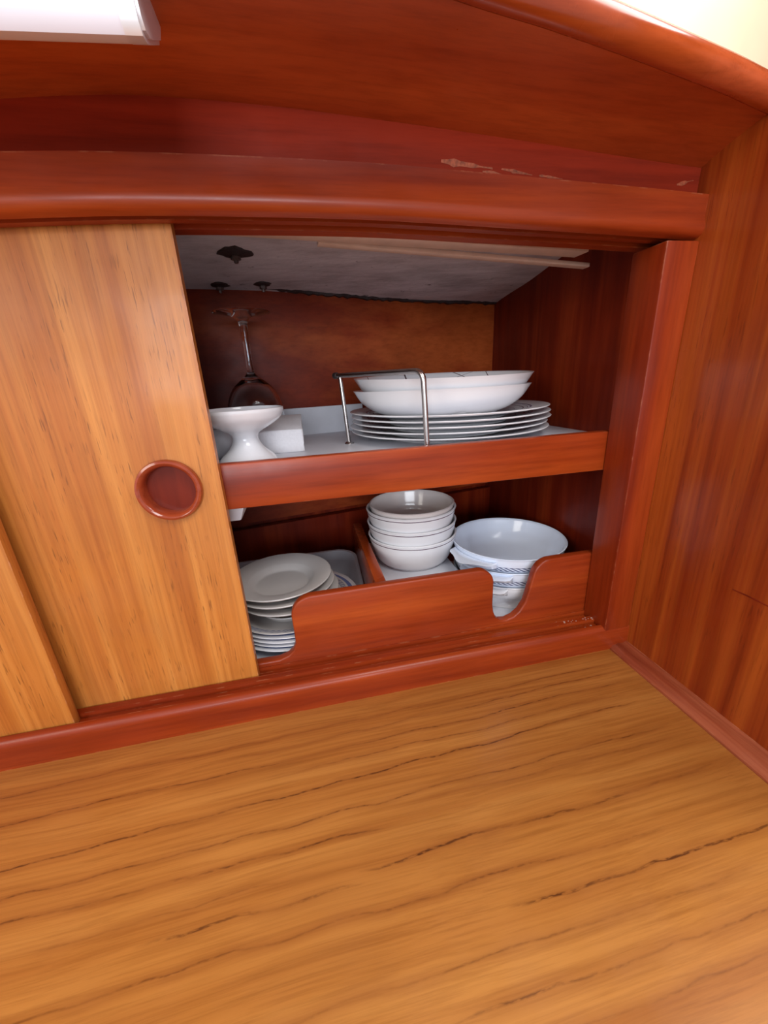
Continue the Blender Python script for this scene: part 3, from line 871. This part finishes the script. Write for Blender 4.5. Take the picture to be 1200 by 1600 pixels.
# moulded tray in the left bay
tr = thing('plastic_tray', 'white moulded plastic tray with rounded corners in the left bay', 'tray', (-0.43, 0.155, ZB))
def rrect(x0, x1, y0, y1, r, n=6):
    pts = []
    for cx, cy, a0 in ((x1 - r, y1 - r, 0), (x0 + r, y1 - r, 90), (x0 + r, y0 + r, 180), (x1 - r, y0 + r, 270)):
        pts += arc(cx, cy, r, a0, a0 + 90, n)
    return pts
b = bmesh.new()
lv = []
for (ins, z, r) in ((0.006, 0.0, .028), (0.0, 0.036, .032), (-0.002, 0.0385, .034), (0.0025, 0.0385, .030), (0.004, 0.034, .030), (0.012, 0.003, .026)):
    lv.append([b.verts.new((x, y, z * min(1, max(.12, .12 + .88 * (y + .07) / .10)))) for x, y in rrect(-0.155 + ins, 0.1550 - ins, -0.100 + ins, 0.105 - ins, r)])
n = len(lv[0])
for a_, c_ in zip(lv, lv[1:]):
    for i in range(n): b.faces.new((a_[i], a_[(i + 1) % n], c_[(i + 1) % n], c_[i]))
b.faces.new(lv[0]); b.faces.new(lv[-1])
obj('tray_body', b, M_tray, tr)

ROPE = (0.16, 0.18, 0.28)
SIDE = printed('side_plate_rope', [(0.0655, 0.0660, ROPE), (0.0710, 0.0715, ROPE), (0.0735, 0.0785, (0.16, 0.22, 0.45))], radial=True, hatch=(0.0660, 0.0710, 60, 300., ROPE))
SHADEDROPE = printed('shaded_plate_rope', [(0.0660, 0.0665, ROPE), (0.0712, 0.0717, ROPE)], base=(0.62, 0.59, 0.57), rough=.3, radial=True, hatch=(0.0665, 0.0712, 60, 300., ROPE))  # grey base is the shadow under the saucers, painted onto white ware
SX, SY, SR = -0.3685, 0.1375, 0.0845
spl = None
wd = ['second from the top of the stack in the tray', 'third from the top of the stack in the tray', 'fourth from the top of the stack in the tray', 'lowest of the stack, on the tray bottom']
for i in range(1, 5):
    z = ZB + 0.0034 + 0.0054 * (4 - i)
    if spl is None:
        spl = thing('side_plate', 'white plate with blue band, ' + wd[0], 'plate', (SX, SY, z), 'rope-edged plates in the tray')
        obj('plate_body', plate_bm(SR, 0.0115, 0.048, 0.056, n=64), SIDE, spl)
    else:
        dup(spl, (SX + random.uniform(-.001, .001), SY + random.uniform(-.0008, .0008), z), random.uniform(0, 6), 'white plate with blue band, ' + wd[i - 1])
gp = thing('side_plate', 'white plate painted shade-grey with a hatched rope edge, topmost in the tray, under the saucers', 'plate', (SX - .003, 0.1285, ZB + 0.0042 + 0.0054 * 4), 'rope-edged plates in the tray')
obj('plate_body', plate_bm(0.0750, 0.0115, 0.048, 0.056, n=64), SHADEDROPE, gp)
# three grey saucers on top
def saucer_bm(R, h):
    prof = [(0, 0.002), (0.026, 0.002), (0.027, 0), (0.031, 0), (0.032, 0.002)]
    prof += [(q[0], q[1]) for q in spline([(0.033, 0.003, 0), (R * .66, h * .50, 0), (R - .001, h - .0022, 0)], 5)]
    prof += [(R, h - .0008), (R - .0008, h), (R - .0025, h - .0002)]
    prof += [(q[0], q[1]) for q in spline([(R * .66, h * .50 + .0036, 0), (0.0365, 0.0088, 0), (0.0325, 0.0054, 0), (0.028, 0.0046, 0)], 5)] + [(0, 0.0046)]
    b = bmesh.new(); lathe(b, prof, 64); return b
zt_side = ZB + 0.0032 + 0.0054 * 4 + 0.0045
HS = 0.0175
sc0 = thing('saucer', 'plain grey-white saucer on top of the left stack', 'saucer', (-0.3800, 0.1195, 0.1002 - HS), 'saucers on the rope-edged plates')
obj('saucer_body', saucer_bm(0.0618, HS), M_grey, sc0)
dup(sc0, (-0.3770, 0.1190, 0.0911 - HS), 1, 'plain grey-white saucer second from the top of the left stack')
dup(sc0, (-0.3725, 0.1190, 0.0805 - HS), 2, 'plain grey-white saucer lowest of three, on the rope-edged plates')
# folded cloth that carries the saucers
zs_bottom = 0.0805 - HS
b = bmesh.new()
lathe(b, [(0, 0), (0.030, 0), (0.0335, 0.002), (0.041, zs_bottom - zt_side + .0005 - .001), (0.0405, zs_bottom - zt_side + .0005), (0.0385, zs_bottom - zt_side - .001), (0.031, 0.003), (0, 0.0028)], 48)
o = obj('small_dish', b, M_grey); o.location = (-0.3725, 0.119, zt_side - .0008)
tag(o, 'small plain grey-white dish between the three saucers and the rope-edged plates', 'dish')

# white board under the cereal bowls
ZM = 0.0695
b = bmesh.new()
box(b, (-0.2575, 0.062, 0.0), (-0.1465, 0.250, ZM - ZB), 0.0012)
o = obj('white_carton', b, M_tray); o.location = (0, 0, ZB)
tag(o, 'flat white carton under the stack of striped bowls', 'box')

# cereal bowls with a pinstripe
def cereal(R, h, foot, t=0.003, lip=0.0):
    prof = [(0, 0.0015), (foot - .003, 0.0015), (foot - .002, 0), (foot, 0)]
    prof += [(q[0], q[1]) for q in spline([(foot + .0004, 0.001, 0), (foot + (R - foot) * .42, h * .18, 0), (R - .0055, h * .50, 0), (R - .002, h * .78, 0), (R - .0006, h - .0025, 0)], 5)]
    prof += [(R, h - .001), (R - .0008, h - .0002), (R - .0018, h)]
    prof += [(q[0], q[1]) for q in spline([(R - t, h - .0012, 0), (R - .002 - t, h * .78, 0), (R - .0055 - t, h * .50, 0), (foot + (R - foot) * .38 - t, h * .2 + .001, 0), (foot * .6, t + .0012, 0), (0, t, 0)], 5)]
    b = bmesh.new(); lathe(b, prof, 72); return b
HC = 0.0445
STR = printed('pinstripe_bowl', [(HC - .0052, HC - .0040, (0.14, 0.09, 0.12))])
CX, CY = -0.1950, 0.1770
cb = thing('cereal_bowl', 'white pinstriped bowl, lowest of the stack, on the white carton', 'bowl', (CX, CY, ZM), 'cereal bowls in the lower compartment')
obj('bowl_body', cereal(0.0635, HC, 0.045), STR, cb)
dup(cb, (CX - .0005, CY, ZM + 0.0190), 1, 'white pinstriped bowl, second from the bottom of the stack')
dup(cb, (CX - .0010, CY, ZM + 0.0385), 2, 'white pinstriped bowl, third of the stack, just under the plain bowl')
tp = thing('cereal_bowl', 'plain pinkish white bowl without stripe, topmost of the stack on the carton', 'bowl', (CX + .0002, CY, ZM + 0.0385 + .0065), 'cereal bowls in the lower compartment')
obj('bowl_body', cereal(0.0600, HC - .0012, 0.043), plain('warm_white_ware', (0.74, 0.68, 0.66), 0.16, var=.02, coat=.3), tp)

b = bmesh.new(); box(b, (-0.2575 + .12, 0.0495, 0), (XR - .004, 0.235, 0.0012), 0.0004)
o = obj('shelf_liner', b, M_tray); o.location = (0, 0, ZB)
tag(o, 'thin white liner sheet under the soup bowls in the right bay', 'liner')
# lugged soup bowls
HL = 0.050
LUG = printed('rope_band_bowl', [(HL - .0195, HL - .0189, ROPE), (HL - .0130, HL - .0124, ROPE)], base=(0.76, 0.83, 0.96), hatch=(HL - .0189, HL - .0130, 64, 260., ROPE))
LX, LY, LR = -0.0690, 0.1315, 0.0775
def lug_bm(R, h, a0, spread=0.46, off=0.0185):
    b = bmesh.new(); n = 16; rows = []
    for i in range(n + 1):
        u = -1 + 2 * i / n
        a_ = a0 + spread * u
        o_ = off * (1 - u * u) ** 0.6 * (1 + 0.18 * math.cos(u * 6.3))
        inner = Vector(((R - .002) * math.cos(a_), (R - .002) * math.sin(a_), h - .0015))
        mid = Vector(((R + o_ * .5) * math.cos(a_), (R + o_ * .5) * math.sin(a_), h + .0008))
        outr = Vector(((R + o_ + .0008) * math.cos(a_), (R + o_ + .0008) * math.sin(a_), h - .0006))
        low = Vector(((R + o_ * .55) * math.cos(a_), (R + o_ * .55) * math.sin(a_), h - .0065))
        lin = Vector(((R - .002) * math.cos(a_), (R - .002) * math.sin(a_), h - .0100))
        rows.append([b.verts.new(q) for q in (inner, mid, outr, low, lin)])
    for a_, c_ in zip(rows, rows[1:]):
        for k in range(5): b.faces.new((a_[k], a_[(k + 1) % 5], c_[(k + 1) % 5], c_[k]))
    b.faces.new(rows[0]); b.faces.new(rows[-1]); return b
def lugged(R, h, foot, mat, loc, label, lugs, hl):
    t = thing('lugged_bowl', label, 'bowl', loc, 'lugged soup bowls')
    prof = [(0, 0.0015), (foot - .003, 0.0015), (foot - .002, 0), (foot, 0)]
    prof += [(q[0], q[1]) for q in spline([(foot + .0004, 0.001, 0), (R * .72, h * .22, 0), (R * .88, h * .52, 0), (R * .955, h * .78, 0), (R - .001, h - .0015, 0)], 6)]
    prof += [(R - .0002, h - .0006), (R - .0012, h)]
    prof += [(q[0], q[1]) for q in spline([(R - .0032, h - .0012, 0), (R * .955 - .0034, h * .78, 0), (R * .88 - .0034, h * .54, 0), (R * .72 - .002, h * .27, 0), (foot * .8, 0.0045, 0), (0, 0.0035, 0)], 6)]
    b = bmesh.new(); lathe(b, prof, 80); obj('bowl_body', b, mat, t)
    for a_ in lugs: obj('lug', lug_bm(R, hl, a_), mat, t)
    return t
lugged(LR, HL, 0.040, LUG, (LX, LY, 0.1045 - HL), 'upper white soup bowl with rope band, with an ear lug, topmost behind the fiddle notch', [math.radians(206)], HL - .006)
lugged(LR - .001, HL, 0.040, LUG, (LX - .001, LY + .0005, 0.0850 - HL), 'middle white soup bowl with rope band and ear lugs, under the top one', [math.radians(222), math.radians(28)], HL - .003)
lugged(LR - .004, 0.040, 0.056, M_white, (LX - .001, LY, ZB + .0013), 'plain lower white soup bowl seen at the bottom of the fiddle notch', [math.radians(218)], 0.0385)
